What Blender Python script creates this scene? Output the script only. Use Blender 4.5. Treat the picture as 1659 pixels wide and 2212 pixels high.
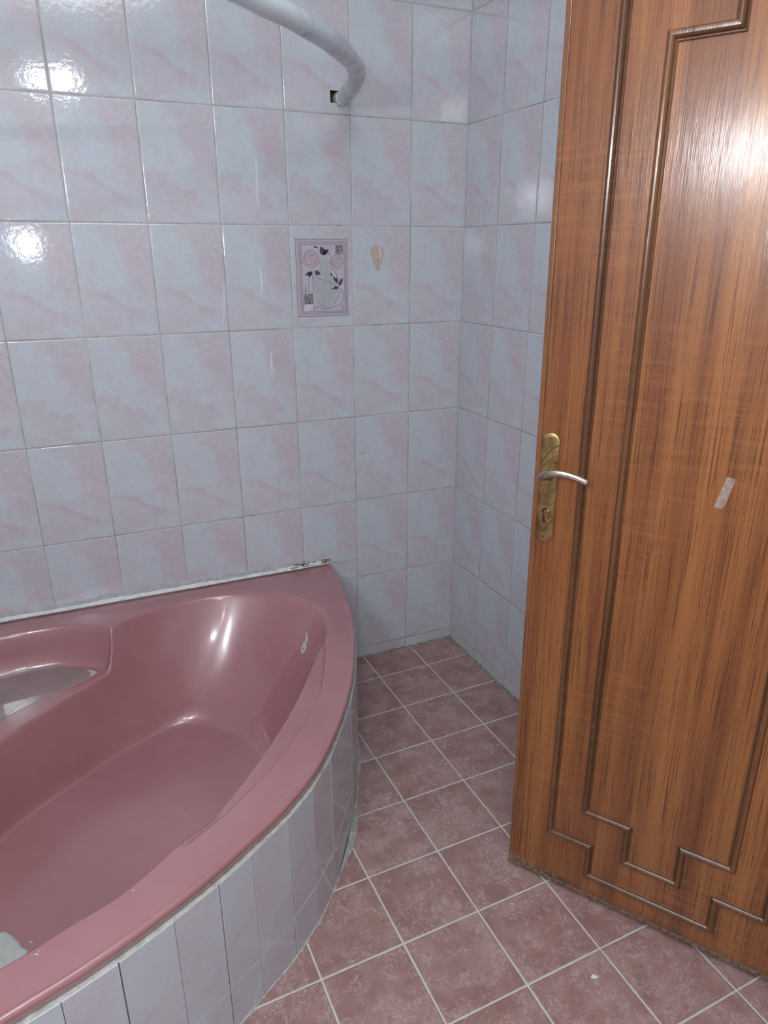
import bpy, bmesh, math, random
import numpy as np
from mathutils import Vector, Matrix, noise as mn

random.seed(7)
for o in list(bpy.data.objects):
    bpy.data.objects.remove(o, do_unlink=True)
SC = bpy.context.scene
COL = SC.collection
PI = math.pi

# ------------------------------------------------------------------ camera
YAW, PITCH, ROLL = math.radians(23.63967), math.radians(-20.42704), math.radians(-0.0742)
cy, sy = math.cos(YAW), math.sin(YAW)
cp, sp = math.cos(PITCH), math.sin(PITCH)
fwd = Vector((sy*cp, cy*cp, sp)); rgt = Vector((cy, -sy, 0)); up = rgt.cross(fwd)
r2 = rgt*math.cos(ROLL) + up*math.sin(ROLL); u2 = -rgt*math.sin(ROLL) + up*math.cos(ROLL)
CAM = Vector((-1.23859, -2.16939, 1.46310))
cam = bpy.data.cameras.new('camera'); cam.sensor_fit = 'HORIZONTAL'; cam.sensor_width = 36
cam.lens = 1515.2/1659*36; cam.clip_start = 0.02
co = bpy.data.objects.new('camera', cam); COL.objects.link(co)
M = Matrix((r2, u2, -fwd)).transposed().to_4x4(); M.translation = CAM
co.matrix_world = M
SC.camera = co

# ------------------------------------------------------------------ light
SC.view_settings.view_transform = 'Standard'; SC.view_settings.look = 'None'
SC.view_settings.gamma = 1.0; SC.view_settings.use_curve_mapping = False
SC.view_settings.exposure = -0.30
W = bpy.data.worlds.new('world'); SC.world = W; W.use_nodes = True
W.node_tree.nodes['Background'].inputs[0].default_value = (0.75, 0.83, 1, 1)
W.node_tree.nodes['Background'].inputs[1].default_value = 0.25

def lamp(name, loc, power, radius, color=(1, 1, 1)):
    l = bpy.data.lights.new(name, 'POINT'); l.energy = power; l.shadow_soft_size = radius; l.color = color
    o = bpy.data.objects.new(name, l); o.location = loc; COL.objects.link(o); return o
lamp('vanity_bulb', (-1.86, -2.13, 1.80), 36, 0.085, (0.92, 0.965, 1.0))
lamp('phone_flash', (-1.375, -2.19, 1.505), 13, 0.009, (0.93, 0.97, 1.0))
lamp('hanging_bulb', (-1.09, -2.30, 2.29), 9, 0.045, (0.95, 0.98, 1.0))
lamp('hanging_bulb', (-1.215, -2.32, 2.285), 4, 0.030, (0.95, 0.98, 1.0))
lamp('warm_bulb', (-1.60, -2.75, 2.20), 6, 0.04, (1.0, 0.82, 0.66))
_l = bpy.data.lights.new('ceiling_fill', 'AREA'); _l.shape = 'DISK'; _l.size = 0.9; _l.energy = 13; _l.color = (0.96, 0.98, 1.0)  # added soft fill to raise the ambient level, not a known fixture
_o = bpy.data.objects.new('ceiling_fill', _l); _o.location = (-1.05, -1.75, 2.60); COL.objects.link(_o)

# ------------------------------------------------------------------ node helpers
class NT:
    def __init__(s, name):
        s.m = bpy.data.materials.new(name); s.m.use_nodes = True
        s.t = s.m.node_tree; s.t.nodes.clear()
        s.out = s.t.nodes.new('ShaderNodeOutputMaterial')
        s.b = s.t.nodes.new('ShaderNodeBsdfPrincipled')
        s.t.links.new(s.b.outputs[0], s.out.inputs[0])
    def put(s, sock, v):
        if v is None: return
        if isinstance(v, bpy.types.NodeSocket): s.t.links.new(v, sock)
        elif isinstance(v, (tuple, list)) and sock.type == 'RGBA' and len(v) == 3: sock.default_value = (*v, 1)
        else: sock.default_value = v
    def math(s, op, a, b=None, c=None, clamp=False):
        n = s.t.nodes.new('ShaderNodeMath'); n.operation = op; n.use_clamp = clamp
        s.put(n.inputs[0], a); s.put(n.inputs[1], b); s.put(n.inputs[2], c); return n.outputs[0]
    def vm(s, op, a, b=None, scale=None):
        n = s.t.nodes.new('ShaderNodeVectorMath'); n.operation = op
        s.put(n.inputs[0], a); s.put(n.inputs[1], b)
        if scale is not None: s.put(n.inputs['Scale'], scale)
        return n.outputs['Value'] if op in ('DOT_PRODUCT', 'LENGTH', 'DISTANCE') else n.outputs[0]
    def noise(s, vec, scale, detail=2, rough=0.5, dist=0.0, col=False):
        n = s.t.nodes.new('ShaderNodeTexNoise'); s.put(n.inputs['Vector'], vec)
        n.inputs['Scale'].default_value = scale; n.inputs['Detail'].default_value = detail
        n.inputs['Roughness'].default_value = rough; n.inputs['Distortion'].default_value = dist
        return n.outputs['Color'] if col else n.outputs['Fac']
    def ss(s, v, a, b, lo=0.0, hi=1.0):
        n = s.t.nodes.new('ShaderNodeMapRange'); n.interpolation_type = 'SMOOTHSTEP'
        s.put(n.inputs[0], v); s.put(n.inputs[1], a); s.put(n.inputs[2], b)
        s.put(n.inputs[3], lo); s.put(n.inputs[4], hi); return n.outputs[0]
    def mix(s, f, a, b):
        n = s.t.nodes.new('ShaderNodeMix'); n.data_type = 'RGBA'
        s.put(n.inputs[0], f); s.put(n.inputs[6], a); s.put(n.inputs[7], b); return n.outputs[2]
    def coord(s, which):
        n = s.t.nodes.new('ShaderNodeTexCoord'); return n.outputs[which]
    def scale(s, v, x, y, z, off=(0, 0, 0)):
        n = s.t.nodes.new('ShaderNodeMapping'); s.put(n.inputs[0], v)
        n.inputs['Scale'].default_value = (x, y, z); n.inputs['Location'].default_value = off; return n.outputs[0]
    def sep(s, v):
        n = s.t.nodes.new('ShaderNodeSeparateXYZ'); s.put(n.inputs[0], v); return n.outputs
    def comb(s, x, y, z=0.0):
        n = s.t.nodes.new('ShaderNodeCombineXYZ'); s.put(n.inputs[0], x); s.put(n.inputs[1], y); s.put(n.inputs[2], z); return n.outputs[0]
    def bump(s, h, strength=0.3, dist=0.01, prev=None):
        n = s.t.nodes.new('ShaderNodeBump'); n.inputs['Strength'].default_value = strength
        n.inputs['Distance'].default_value = dist; s.put(n.inputs['Height'], h)
        if prev is not None: s.t.links.new(prev, n.inputs['Normal'])
        return n.outputs[0]
    def seg(s, p, a, b):
        ax, ay = a; bx, by = b; dx, dy = bx-ax, by-ay; L = dx*dx+dy*dy
        pa = s.vm('SUBTRACT', p, (ax, ay, 0))
        h = s.math('MULTIPLY', s.vm('DOT_PRODUCT', pa, (dx, dy, 0)), 1/L, clamp=True)
        q = s.vm('SCALE', (dx, dy, 0), scale=h)
        return s.vm('LENGTH', s.vm('SUBTRACT', pa, q))
    def set(s, **k):
        for a, v in k.items(): s.put(s.b.inputs[a.replace('_', ' ')], v)

def simple(name, col, rough=0.5, metal=0.0, coat=0.0, var=0.0, vscale=30, bump=0.0, bscale=80, spec=0.5):
    n = NT(name); oc = n.coord('Object'); c = col
    if var:
        f = n.noise(oc, vscale, 4, 0.6)
        c = n.mix(n.ss(f, 0.3, 0.7), tuple(x*(1-var) for x in col), tuple(min(1, x*(1+var)) for x in col))
    n.set(Base_Color=c, Roughness=rough, Metallic=metal)
    n.b.inputs['Specular IOR Level'].default_value = 0.15; n.b.inputs['Coat Weight'].default_value = coat; n.b.inputs['Specular IOR Level'].default_value = spec
    if bump: n.set(Normal=n.bump(n.noise(oc, bscale, 3), bump, 0.002))
    return n.m

def marble(name, grout=True, tw=0.2, th=0.2985, gw=0.0040):
    """glazed pale pink / blue-white marbled wall tile, UV counted in tiles"""
    n = NT(name); uv = n.coord('UV'); oc = n.coord('Object')
    X = n.sep(uv)
    fx = n.math('FRACT', X[0]); fy = n.math('FRACT', X[1])
    ix = n.math('FLOOR', X[0]); iy = n.math('FLOOR', X[1])
    wn = n.t.nodes.new('ShaderNodeTexWhiteNoise'); wn.noise_dimensions = '2D'
    n.put(wn.inputs['Vector'], n.comb(ix, iy)); rnd = wn.outputs['Value']
    kind = n.math('GREATER_THAN', rnd, 0.76)
    P = n.comb(fx, n.math('MULTIPLY', fy, 1.5), n.math('MULTIPLY', kind, 3.7))      # one tile: 1 x 1.5
    w1 = n.vm('SUBTRACT', n.noise(P, 3.2, 5, 0.62, col=True), (0.5, 0.5, 0.5))
    w2 = n.vm('SUBTRACT', n.noise(P, 11, 4, 0.6, col=True), (0.5, 0.5, 0.5))
    Q = n.vm('ADD', n.vm('ADD', P, n.vm('SCALE', w1, scale=0.42)), n.vm('SCALE', w2, scale=0.12))
    Q = n.vm('MULTIPLY', Q, (1, 1, 0))
    # broad blue-white zones
    def cap(a, b, r0, r1): return n.ss(n.seg(Q, a, b), r0, r1, 1.0, 0.0)
    wsum = None
    for a, b, r0, r1, k in (((.05, 1.40), (.35, 1.10), .10, .34, .75), ((.30, 1.05), (.50, .80), .05, .24, .85),
                            
                            ((.05, 1.45), (.08, .75), .03, .20, .6), ((.70, .16), (.95, .10), .03, .12, .7),
                            ((.08, .50), (.12, .20), .01, .10, .5), ((.35, .06), (.55, .03), .01, .09, .6)):
        c = n.math('MULTIPLY', cap(a, b, r0, r1), k)
        wsum = c if wsum is None else n.math('MAXIMUM', wsum, c)
    # crease running down to the right: crisp lower edge, fading upward
    sd = n.vm('DOT_PRODUCT', n.vm('SUBTRACT', Q, (.05, .76, 0)), (.530, .848, 0))
    crease = n.math('MULTIPLY', n.ss(sd, -.012, .03), n.ss(sd, .03, .40, 1.0, 0.0))
    crease = n.math('MULTIPLY', crease, n.ss(n.sep(Q)[0], .62, .98, 1.0, .25))
    wsum = n.math('MAXIMUM', wsum, n.math('MULTIPLY', crease, .72))
    cloud = n.ss(n.noise(P, 6.5, 8, 0.70, 0.5), 0.42, 0.62)
    wsum = n.math('ADD', n.math('MULTIPLY', wsum, 0.85), n.math('MULTIPLY', cloud, 0.50), clamp=True)
    # sharp creased lower edge of the diagonal: a pinker, darker zone just below it
    low = n.math('MULTIPLY', n.ss(n.seg(Q, (.10, .66), (.68, .33)), .0, .13, 1.0, 0.0), 0.8)
    pink1 = n.ss(n.seg(Q, (.75, 1.20), (.88, .70)), .05, .32, 1.0, 0.0)
    pinky = n.math('MAXIMUM', low, pink1)
    fog = n.noise(P, 2.4, 3, 0.55)
    c_pink = n.mix(n.ss(fog, .35, .65), (0.540, 0.500, 0.545), (0.545, 0.535, 0.572))
    c_pink = n.mix(n.math('MULTIPLY', pinky, 0.70), c_pink, (0.540, 0.455, 0.510))
    c_white = n.mix(fog, (0.520, 0.590, 0.640), (0.550, 0.620, 0.675))
    col = n.mix(wsum, c_pink, c_white)
    # soft dusky smudges and thin white veins
    sm = n.ss(n.noise(P, 9, 7, 0.75, 0.8), 0.56, 0.72)
    col = n.mix(n.math('MULTIPLY', sm, 0.36), col, (0.38, 0.36, 0.42))
    hair = n.ss(n.math('ABSOLUTE', n.math('SUBTRACT', n.noise(P, 6, 6, 0.65, 1.2), 0.5)), 0.0, 0.012, 1.0, 0.0)
    col = n.mix(n.math('MULTIPLY', hair, 0.22), col, (0.36, 0.34, 0.42))
    QS = n.vm('MULTIPLY', n.vm('ADD', P, n.vm('SCALE', w2, scale=0.07)), (1, 1, 0))
    vein = None
    for a, b, r in (((.94, 1.44), (.80, 1.24), .014), ((.80, 1.24), (.66, 1.20), .012), ((.82, 1.22), (.99, 1.22), .012),
                    ((.80, .95), (.70, .72), .007), ((.93, .60), (.70, .30), .006)):
        v = n.ss(n.seg(QS, a, b), 0.0, r, 1.0, 0.0)
        vein = v if vein is None else n.math('MAXIMUM', vein, v)
    col = n.mix(n.math('MULTIPLY', vein, 0.32), col, (0.70, 0.73, 0.78))
    col = n.mix(n.math('MULTIPLY', rnd, 0.10), col, (0.52, 0.50, 0.56))
    if not grout: col = n.mix(0.45, col, (0.51, 0.545, 0.595))
    wob = n.noise(oc, 3.5, 2)                       # hand-set glaze undulation
    rip = n.noise(oc, 75, 3)
    if grout:
        jit = n.math('MULTIPLY', n.math('SUBTRACT', n.noise(oc, 45, 3), 0.5), 0.0016)
        dx = n.math('MULTIPLY', n.math('MINIMUM', fx, n.math('SUBTRACT', 1.0, fx)), tw)
        dy = n.math('MULTIPLY', n.math('MINIMUM', fy, n.math('SUBTRACT', 1.0, fy)), th)
        d = n.math('ADD', n.math('MINIMUM', dx, dy), jit)
        g = n.ss(d, gw*0.38, gw*0.56, 1.0, 0.0)
        gn = n.noise(oc, 7, 5, 0.7)
        gcol = n.mix(n.ss(gn, .38, .62), (0.30, 0.325, 0.285), (0.48, 0.50, 0.45))
        dirt = n.ss(n.noise(oc, 14, 6, 0.75), 0.50, 0.68)
        hline = n.math('LESS_THAN', dy, dx)
        gcol = n.mix(n.math('MULTIPLY', dirt, n.math('ADD', 0.35, n.math('MULTIPLY', hline, 0.45))), gcol, (0.16, 0.16, 0.145))
        rim = n.math('MULTIPLY', n.ss(d, gw*0.55, gw*1.15, 1.0, 0.0), 0.35)  # edge highlight painted into the tile colour beside the joints
        col = n.mix(rim, col, (0.62, 0.68, 0.74))
        col = n.mix(g, col, gcol)
        hgt = n.ss(d, gw*0.3, gw*1.3)
        n.set(Roughness=n.math('ADD', n.math('MULTIPLY', g, 0.6), 0.07))
        b1 = n.bump(hgt, 0.45, 0.0016)
    else:
        n.set(Roughness=0.08); b1 = None
    # each tile sits at its own tiny tilt
    tl = n.math('MULTIPLY', n.math('SUBTRACT', rnd, 0.5), n.math('ADD', fx, fy))
    b2 = n.bump(n.math('ADD', wob, n.math('MULTIPLY', tl, 0.15)), 0.25, 0.006, b1)
    b3 = n.bump(rip, 0.16, 0.0012, b2)
    n.set(Base_Color=col, Normal=b3)
    n.b.inputs['Specular IOR Level'].default_value = 0.75
    return n.m

def floor_mat():
    n = NT('pink marbled floor tile'); uv = n.coord('UV'); oc = n.coord('Object')
    X = n.sep(uv); fx = n.math('FRACT', X[0]); fy = n.math('FRACT', X[1])
    wn = n.t.nodes.new('ShaderNodeTexWhiteNoise'); wn.noise_dimensions = '2D'
    n.put(wn.inputs['Vector'], n.comb(n.math('FLOOR', X[0]), n.math('FLOOR', X[1]))); rnd = wn.outputs['Value']
    P = n.comb(X[0], X[1], n.math('MULTIPLY', rnd, 9.0))
    base = n.mix(n.ss(n.noise(P, 2.6, 5, 0.6), .32, .68), (0.285, 0.158, 0.145), (0.370, 0.240, 0.222))
    base = n.mix(n.math('MULTIPLY', n.ss(n.noise(P, 8, 6, 0.7), .5, .72), 0.5), base, (0.225, 0.115, 0.108))
    base = n.mix(n.math('MULTIPLY', n.ss(n.noise(oc, 3.2, 4, 0.6), .50, .68), 0.28), base, (0.30, 0.17, 0.115))
    def veins(scale, w, dist, thr):
        v = n.ss(n.math('ABSOLUTE', n.math('SUBTRACT', n.noise(P, scale, 7, 0.68, dist), 0.5)), 0.0, w, 1.0, 0.0)
        msk = n.ss(n.noise(P, 3.6, 3, 0.6), thr, thr+.16)
        return n.math('MULTIPLY', v, msk)
    base = n.mix(n.math('MULTIPLY', veins(5.5, .020, 1.6, .40), 0.80), base, (0.60, 0.49, 0.49))
    base = n.mix(n.math('MULTIPLY', veins(11, .024, 2.2, .44), 0.42), base, (0.58, 0.46, 0.46))
    d = n.math('MULTIPLY', n.math('MINIMUM', n.math('MINIMUM', fx, n.math('SUBTRACT', 1.0, fx)),
                                  n.math('MINIMUM', fy, n.math('SUBTRACT', 1.0, fy))), 0.197)
    d = n.math('ADD', d, n.math('MULTIPLY', n.math('SUBTRACT', n.noise(oc, 38, 4, 0.7), 0.5), 0.0022))
    d = n.math('ADD', d, n.math('MULTIPLY', n.math('SUBTRACT', n.noise(oc, 4, 2, 0.5), 0.5), 0.0022))
    g = n.ss(d, 0.0020, 0.0028, 1.0, 0.0)
    gcol = n.mix(n.noise(oc, 22, 5, 0.7), (0.47, 0.48, 0.44), (0.64, 0.65, 0.60))
    dk = n.math('MULTIPLY', n.ss(d, 0.0028, 0.0042, 1.0, 0.0), 0.35)
    base = n.mix(dk, base, (0.16, 0.09, 0.085))
    col = n.mix(g, base, gcol)
    n.set(Base_Color=col, Roughness=n.math('ADD', 0.36, n.math('MULTIPLY', g, 0.4)))
    b1 = n.bump(n.ss(d, 0.0016, 0.0045), 0.5, 0.0012)
    n.set(Normal=n.bump(n.noise(oc, 140, 3), 0.10, 0.001, b1))
    return n.m

def wood(name, light, dark, pore, rough=0.34, coat=0.8, figure=0.22, wear=False):
    n = NT(name); oc = n.coord('Object')
    a = n.noise(n.scale(oc, 26, 26, 0.85), 1.0, 4, 0.55, 0.25)
    a2 = n.noise(n.scale(oc, 9, 9, 0.35, (3, 1, 7)), 1.0, 3, 0.5, 0.3)
    b = n.noise(n.scale(oc, 130, 130, 2.0, (1, 5, 2)), 1.0, 3, 0.6)
    c = n.noise(n.scale(oc, 430, 430, 4.0), 1.0, 3, 0.65)
    f = n.noise(n.scale(oc, 7, 7, 70, (2, 2, 2)), 1.0, 3, 0.6, 0.6)
    fm = n.ss(n.noise(n.scale(oc, 3, 3, 2.2), 1.0, 2), .45, .62)
    t = n.math('ADD', n.math('MULTIPLY', a, 0.9), n.math('MULTIPLY', a2, 0.8))
    col = n.mix(n.ss(t, .58, 1.12), dark, light)
    col = n.mix(n.math('MULTIPLY', n.ss(b, .50, .68), 0.24), col, tuple(x*0.50 for x in dark))
    col = n.mix(n.math('MULTIPLY', n.ss(c, .54, .62), 0.75), col, pore)
    col = n.mix(n.math('MULTIPLY', n.math('MULTIPLY', n.ss(f, .48, .66), fm), figure*1.6), col, tuple(min(1, x*1.45) for x in light))
    col = n.mix(n.math('MULTIPLY', n.math('MULTIPLY', n.ss(f, .46, .34), fm), figure), col, tuple(x*0.6 for x in dark))
    S = n.sep(oc)
    # sparse pale plaster specks
    sp_ = n.ss(n.noise(oc, 210, 1), .795, .81)
    col = n.mix(n.math('MULTIPLY', sp_, 0.75), col, (0.62, 0.50, 0.40))
    if wear:
        edge = n.math('SUBTRACT', 0.020, S[2])
        nn = n.noise(n.scale(oc, 9, 9, 3), 1.0, 5, 0.7)
        fr = n.noise(n.scale(oc, 300, 300, 22), 1.0, 2)
        m = n.ss(n.math('ADD', n.math('MULTIPLY', edge, 30), n.math('ADD', nn, n.math('MULTIPLY', fr, 0.4))), .46, .80)
        near = n.ss(S[0], 0.10, 0.20, 1.0, 0.35)
        m = n.math('MULTIPLY', m, near)
        col = n.mix(n.math('MULTIPLY', m, 0.85), col, (0.035, 0.022, 0.015))
        col = n.mix(n.math('MULTIPLY', n.math('MULTIPLY', m, n.ss(fr, .56, .62)), 0.6), col, (0.33, 0.20, 0.11))
        blot = n.ss(n.noise(n.scale(oc, 60, 60, 40), 1.0, 2), .72, .76)
        bz = n.ss(S[2], .20, .42, 1.0, 0.0)
        col = n.mix(n.math('MULTIPLY', n.math('MULTIPLY', blot, bz), 0.75), col, (0.06, 0.022, 0.014))
    n.set(Base_Color=col, Roughness=rough)
    n.b.inputs['Specular IOR Level'].default_value = 0.15; n.b.inputs['Coat Weight'].default_value = coat; n.b.inputs['Coat Roughness'].default_value = 0.17
    hb = n.bump(c, 0.35, 0.0005); hb = n.bump(n.noise(n.scale(oc, 90, 90, 16), 1.0, 3), 0.26, 0.0012, hb)
    n.set(Normal=hb); n.put(n.b.inputs['Coat Normal'], hb)
    return n.m

def tub_mat():
    n = NT('rose pink glossy acrylic'); oc = n.coord('Object')
    f = n.noise(oc, 4.5, 5, 0.6)
    col = n.mix(n.ss(f, .3, .7), (0.350, 0.162, 0.174), (0.385, 0.190, 0.202))
    col = n.mix(n.math('MULTIPLY', n.noise(oc, 420, 1), 0.10), col, (0.50, 0.24, 0.27))
    fl = n.ss(n.sep(oc)[2], 0.05, 0.12, 1.0, 0.0)               # dusty film lying on the tub bottom
    col = n.mix(n.math('MULTIPLY', n.math('MULTIPLY', fl, n.ss(n.noise(oc, 2.6, 4, .6), .3, .6)), 0.30), col, (0.36, 0.19, 0.20))
    n.set(Base_Color=col, Roughness=n.math('ADD', 0.15, n.math('MULTIPLY', n.noise(oc, 6, 4, .7), 0.14)))
    n.b.inputs['Coat Weight'].default_value = 0.55; n.b.inputs['Coat Roughness'].default_value = 0.10
    b = n.bump(n.noise(oc, 9, 3), 0.10, 0.004); b = n.bump(n.noise(oc, 260, 2), 0.05, 0.0006, b)
    n.set(Normal=b)
    return n.m

MT = {}
MT['wall'] = marble('pale marbled wall tiles')
MT['panel'] = marble('pale marbled cut tiles', grout=False)
MT['floor'] = floor_mat()
MT['tub'] = tub_mat()
MT['veneer'] = wood('varnished orange brown veneer', (0.325, 0.128, 0.040), (0.160, 0.053, 0.019), (0.060, 0.018, 0.008), figure=0.10, wear=True)
MT['bead'] = wood('darker brown wood bead', (0.190, 0.084, 0.034), (0.085, 0.036, 0.017), (0.05, 0.018, 0.010), rough=0.3, figure=0.1)
MT['lip'] = wood('brown wood lipping', (0.300, 0.130, 0.048), (0.160, 0.065, 0.028), (0.08, 0.028, 0.013), figure=0.1)
MT['fray'] = simple('frayed raw wood', (0.16, 0.105, 0.075), 0.85, var=0.5, vscale=120, bump=0.8, bscale=200)
MT['brass'] = simple('aged brass', (0.52, 0.36, 0.15), 0.27, metal=1.0, var=0.35, vscale=38, bump=0.25, bscale=45)
MT['brassdark'] = simple('tarnished brass', (0.22, 0.15, 0.07), 0.4, metal=1.0, var=0.3)
MT['lever'] = simple('worn nickel over brass', (0.44, 0.39, 0.32), 0.25, metal=1.0, var=0.2, vscale=60)
MT['black'] = simple('dark keyhole interior', (0.008, 0.007, 0.006), 0.6)
MT['seal'] = simple('white sealant', (0.62, 0.66, 0.65), 0.45, var=0.12, vscale=60, bump=0.7, bscale=70)
MT['grout'] = simple('grey cement grout', (0.42, 0.43, 0.39), 0.85, var=0.2, vscale=60, bump=0.8, bscale=90)
MT['dirtgrout'] = simple('grimy grey joint', (0.23, 0.235, 0.215), 0.85, var=0.35, vscale=60, bump=0.8, bscale=90)
MT['plaster'] = simple('dried grey plaster', (0.47, 0.52, 0.49), 0.8, var=0.14, vscale=22, bump=0.5, bscale=60)
MT['mortar'] = simple('dark rough mortar', (0.085, 0.082, 0.072), 0.95, var=0.75, vscale=160, bump=1.0, bscale=220)
MT['chip'] = simple('chipped enamel undercoat', (0.50, 0.50, 0.46), 0.7, var=0.15, vscale=60)
MT['chipdark'] = simple('grey chip core', (0.20, 0.20, 0.19), 0.7)
MT['film'] = simple('thin grey dried film', (0.30, 0.235, 0.235), 0.14, coat=0.5, var=0.08, vscale=9)
MT['ceil'] = simple('white ceiling paint', (0.70, 0.71, 0.72), 0.8)
MT['paint'] = simple('cream wall paint', (0.55, 0.52, 0.46), 0.8)
MT['cream'] = simple('cream plastic', (0.62, 0.58, 0.50), 0.45, var=0.1, vscale=40)
MT['peach'] = simple('peach adhesive plastic', (0.52, 0.41, 0.35), 0.35, coat=0.3)
MT['drip'] = simple('white paint drip', (0.66, 0.71, 0.76), 0.35)
MT['stain'] = simple('yellowish stain', (0.47, 0.47, 0.40), 0.35)
def tape_mat():
    n = NT('frosted clear tape'); oc = n.coord('Object')
    n.set(Base_Color=(0.62, 0.52, 0.46), Roughness=0.35, Alpha=n.ss(n.noise(oc, 120, 3, .6), .3, .7, 0.16, 0.42))
    n.set(Normal=n.bump(n.noise(oc, 150, 3), .5, 0.001)); return n.m
MT['tape'] = tape_mat()
def rod_mat():
    n = NT('rod wrapped in cloudy plastic film'); oc = n.coord('Object')
    f = n.noise(oc, 5, 5, 0.7, 0.5); g = n.noise(oc, 14, 5, .65)
    col = n.mix(n.ss(f, .40, .60), (0.44, 0.44, 0.49), (0.62, 0.69, 0.73))
    col = n.mix(n.math('MULTIPLY', n.ss(g, .56, .72), .5), col, (0.25, 0.25, 0.30))
    n.set(Base_Color=col, Roughness=0.32); n.set(Normal=n.bump(g, 0.35, 0.004))
    n.b.inputs['Coat Weight'].default_value = 0.3
    return n.m
MT['rod'] = rod_mat()
def smear_mat():
    n = NT('thin white sealant smear'); oc = n.coord('Object')
    n.set(Base_Color=(0.58, 0.63, 0.63), Roughness=0.5, Alpha=n.ss(n.noise(n.scale(oc, 14, 14, 30), 1, 5, .7), .34, .62, 0.15, 0.9)); return n.m
MT['smear'] = smear_mat()
MT['decbase'] = simple('mauve printed border', (0.47, 0.425, 0.485), 0.2)
MT['decin'] = simple('pale lilac printed field', (0.50, 0.475, 0.535), 0.2, var=0.06, vscale=60)
MT['decline'] = simple('dark plum print line', (0.17, 0.125, 0.165), 0.3)
MT['decrose'] = simple('dusty pink print', (0.49, 0.405, 0.46), 0.25, var=0.06, vscale=90)
MT['decleaf'] = simple('charcoal print leaf', (0.085, 0.075, 0.105), 0.3)
MT['decpale'] = simple('pale print highlight', (0.57, 0.57, 0.62), 0.3)
MT['decgrey'] = simple('silver grey print', (0.42, 0.44, 0.47), 0.3, var=0.12, vscale=300)
def speckle():
    n = NT('black and white mottled print'); oc = n.coord('Object')
    n.set(Base_Color=n.mix(n.ss(n.noise(oc, 420, 4, .7, 1.0), .47, .56), (0.05, 0.05, 0.06), (0.46, 0.45, 0.48)), Roughness=.3); return n.m
MT['decspeck'] = speckle()

# ------------------------------------------------------------------ object helpers
def tag(o, label=None, cat=None, group=None, kind=None):
    if label: o['label'] = label
    if cat: o['category'] = cat
    if group: o['group'] = group
    if kind: o['kind'] = kind
    return o
def empty(name, loc=(0, 0, 0)):
    o = bpy.data.objects.new(name, None); o.location = loc; o.empty_display_size = 0.05
    COL.objects.link(o); return o
def mesh(name, verts, faces, mat, parent=None, uvs=None, smooth=False, mats=None, mi=None):
    me = bpy.data.meshes.new(name); me.from_pydata([tuple(v) for v in verts], [], faces); me.update()
    if uvs is not None:
        ul = me.uv_layers.new(name='UVMap')
        for l in me.loops: ul.data[l.index].uv = uvs[l.vertex_index]
    for m in (mats or [mat]): me.materials.append(m)
    if mi is not None: me.polygons.foreach_set('material_index', mi)
    if smooth: me.polygons.foreach_set('use_smooth', [True]*len(me.polygons))
    o = bpy.data.objects.new(name, me); COL.objects.link(o)
    if parent: o.parent = parent
    return o
def frombm(name, bm, mat, parent=None, smooth=False):
    bmesh.ops.recalc_face_normals(bm, faces=bm.faces)
    me = bpy.data.meshes.new(name); bm.to_mesh(me); bm.free(); me.materials.append(mat)
    if smooth: me.polygons.foreach_set('use_smooth', [True]*len(me.polygons))
    o = bpy.data.objects.new(name, me); COL.objects.link(o)
    if parent: o.parent = parent
    return o
def box_bm(bm, x0, x1, y0, y1, z0, z1, bev=0.0):
    g = bmesh.ops.create_cube(bm, size=1)
    for v in g['verts']:
        v.co = Vector((x0+(v.co.x+.5)*(x1-x0), y0+(v.co.y+.5)*(y1-y0), z0+(v.co.z+.5)*(z1-z0)))
    if bev:
        es = list({e for v in g['verts'] for e in v.link_edges})
        bmesh.ops.bevel(bm, geom=es, offset=bev, segments=2, affect='EDGES', profile=.5)
def prism(pts, d0, d1, frame):
    """outline pts (a,b) extruded between depths d0,d1; frame(a,b,d)->xyz"""
    n = len(pts); V = [frame(a, b, d0) for a, b in pts] + [frame(a, b, d1) for a, b in pts]
    F = [tuple(range(n)), tuple(range(2*n-1, n-1, -1))] + [(i, (i+1) % n, n+(i+1) % n, n+i) for i in range(n)]
    return V, F
def addprism(bm, pts, d0, d1, frame):
    V, F = prism(pts, d0, d1, frame); vs = [bm.verts.new(v) for v in V]
    for f in F: bm.faces.new([vs[i] for i in f])
def ribbon(bm, pts, w, d0, d1, frame):
    n = len(pts); L = []; R = []
    for i, (a, b) in enumerate(pts):
        p0 = pts[max(0, i-1)]; p1 = pts[min(n-1, i+1)]
        dx, dy = p1[0]-p0[0], p1[1]-p0[1]; l = math.hypot(dx, dy) or 1
        ww = (w(i/(n-1)) if callable(w) else w)/2
        L.append((a-dy/l*ww, b+dx/l*ww)); R.append((a+dy/l*ww, b-dx/l*ww))
    addprism(bm, L+R[::-1], d0, d1, frame)
def spline(P, n=8, closed=False):
    P = [np.array(p, float) for p in P]; out = []; N = len(P)
    for i in range(N if closed else N-1):
        if closed: a, b, c, d = P[i-1], P[i], P[(i+1) % N], P[(i+2) % N]
        else: a, b, c, d = P[max(0, i-1)], P[i], P[i+1], P[min(N-1, i+2)]
        for k in range(n):
            t = k/n
            out.append(.5*((2*b)+(-a+c)*t+(2*a-5*b+4*c-d)*t*t+(-a+3*b-3*c+d)*t**3))
    if not closed: out.append(P[-1])
    return np.array(out)
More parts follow.
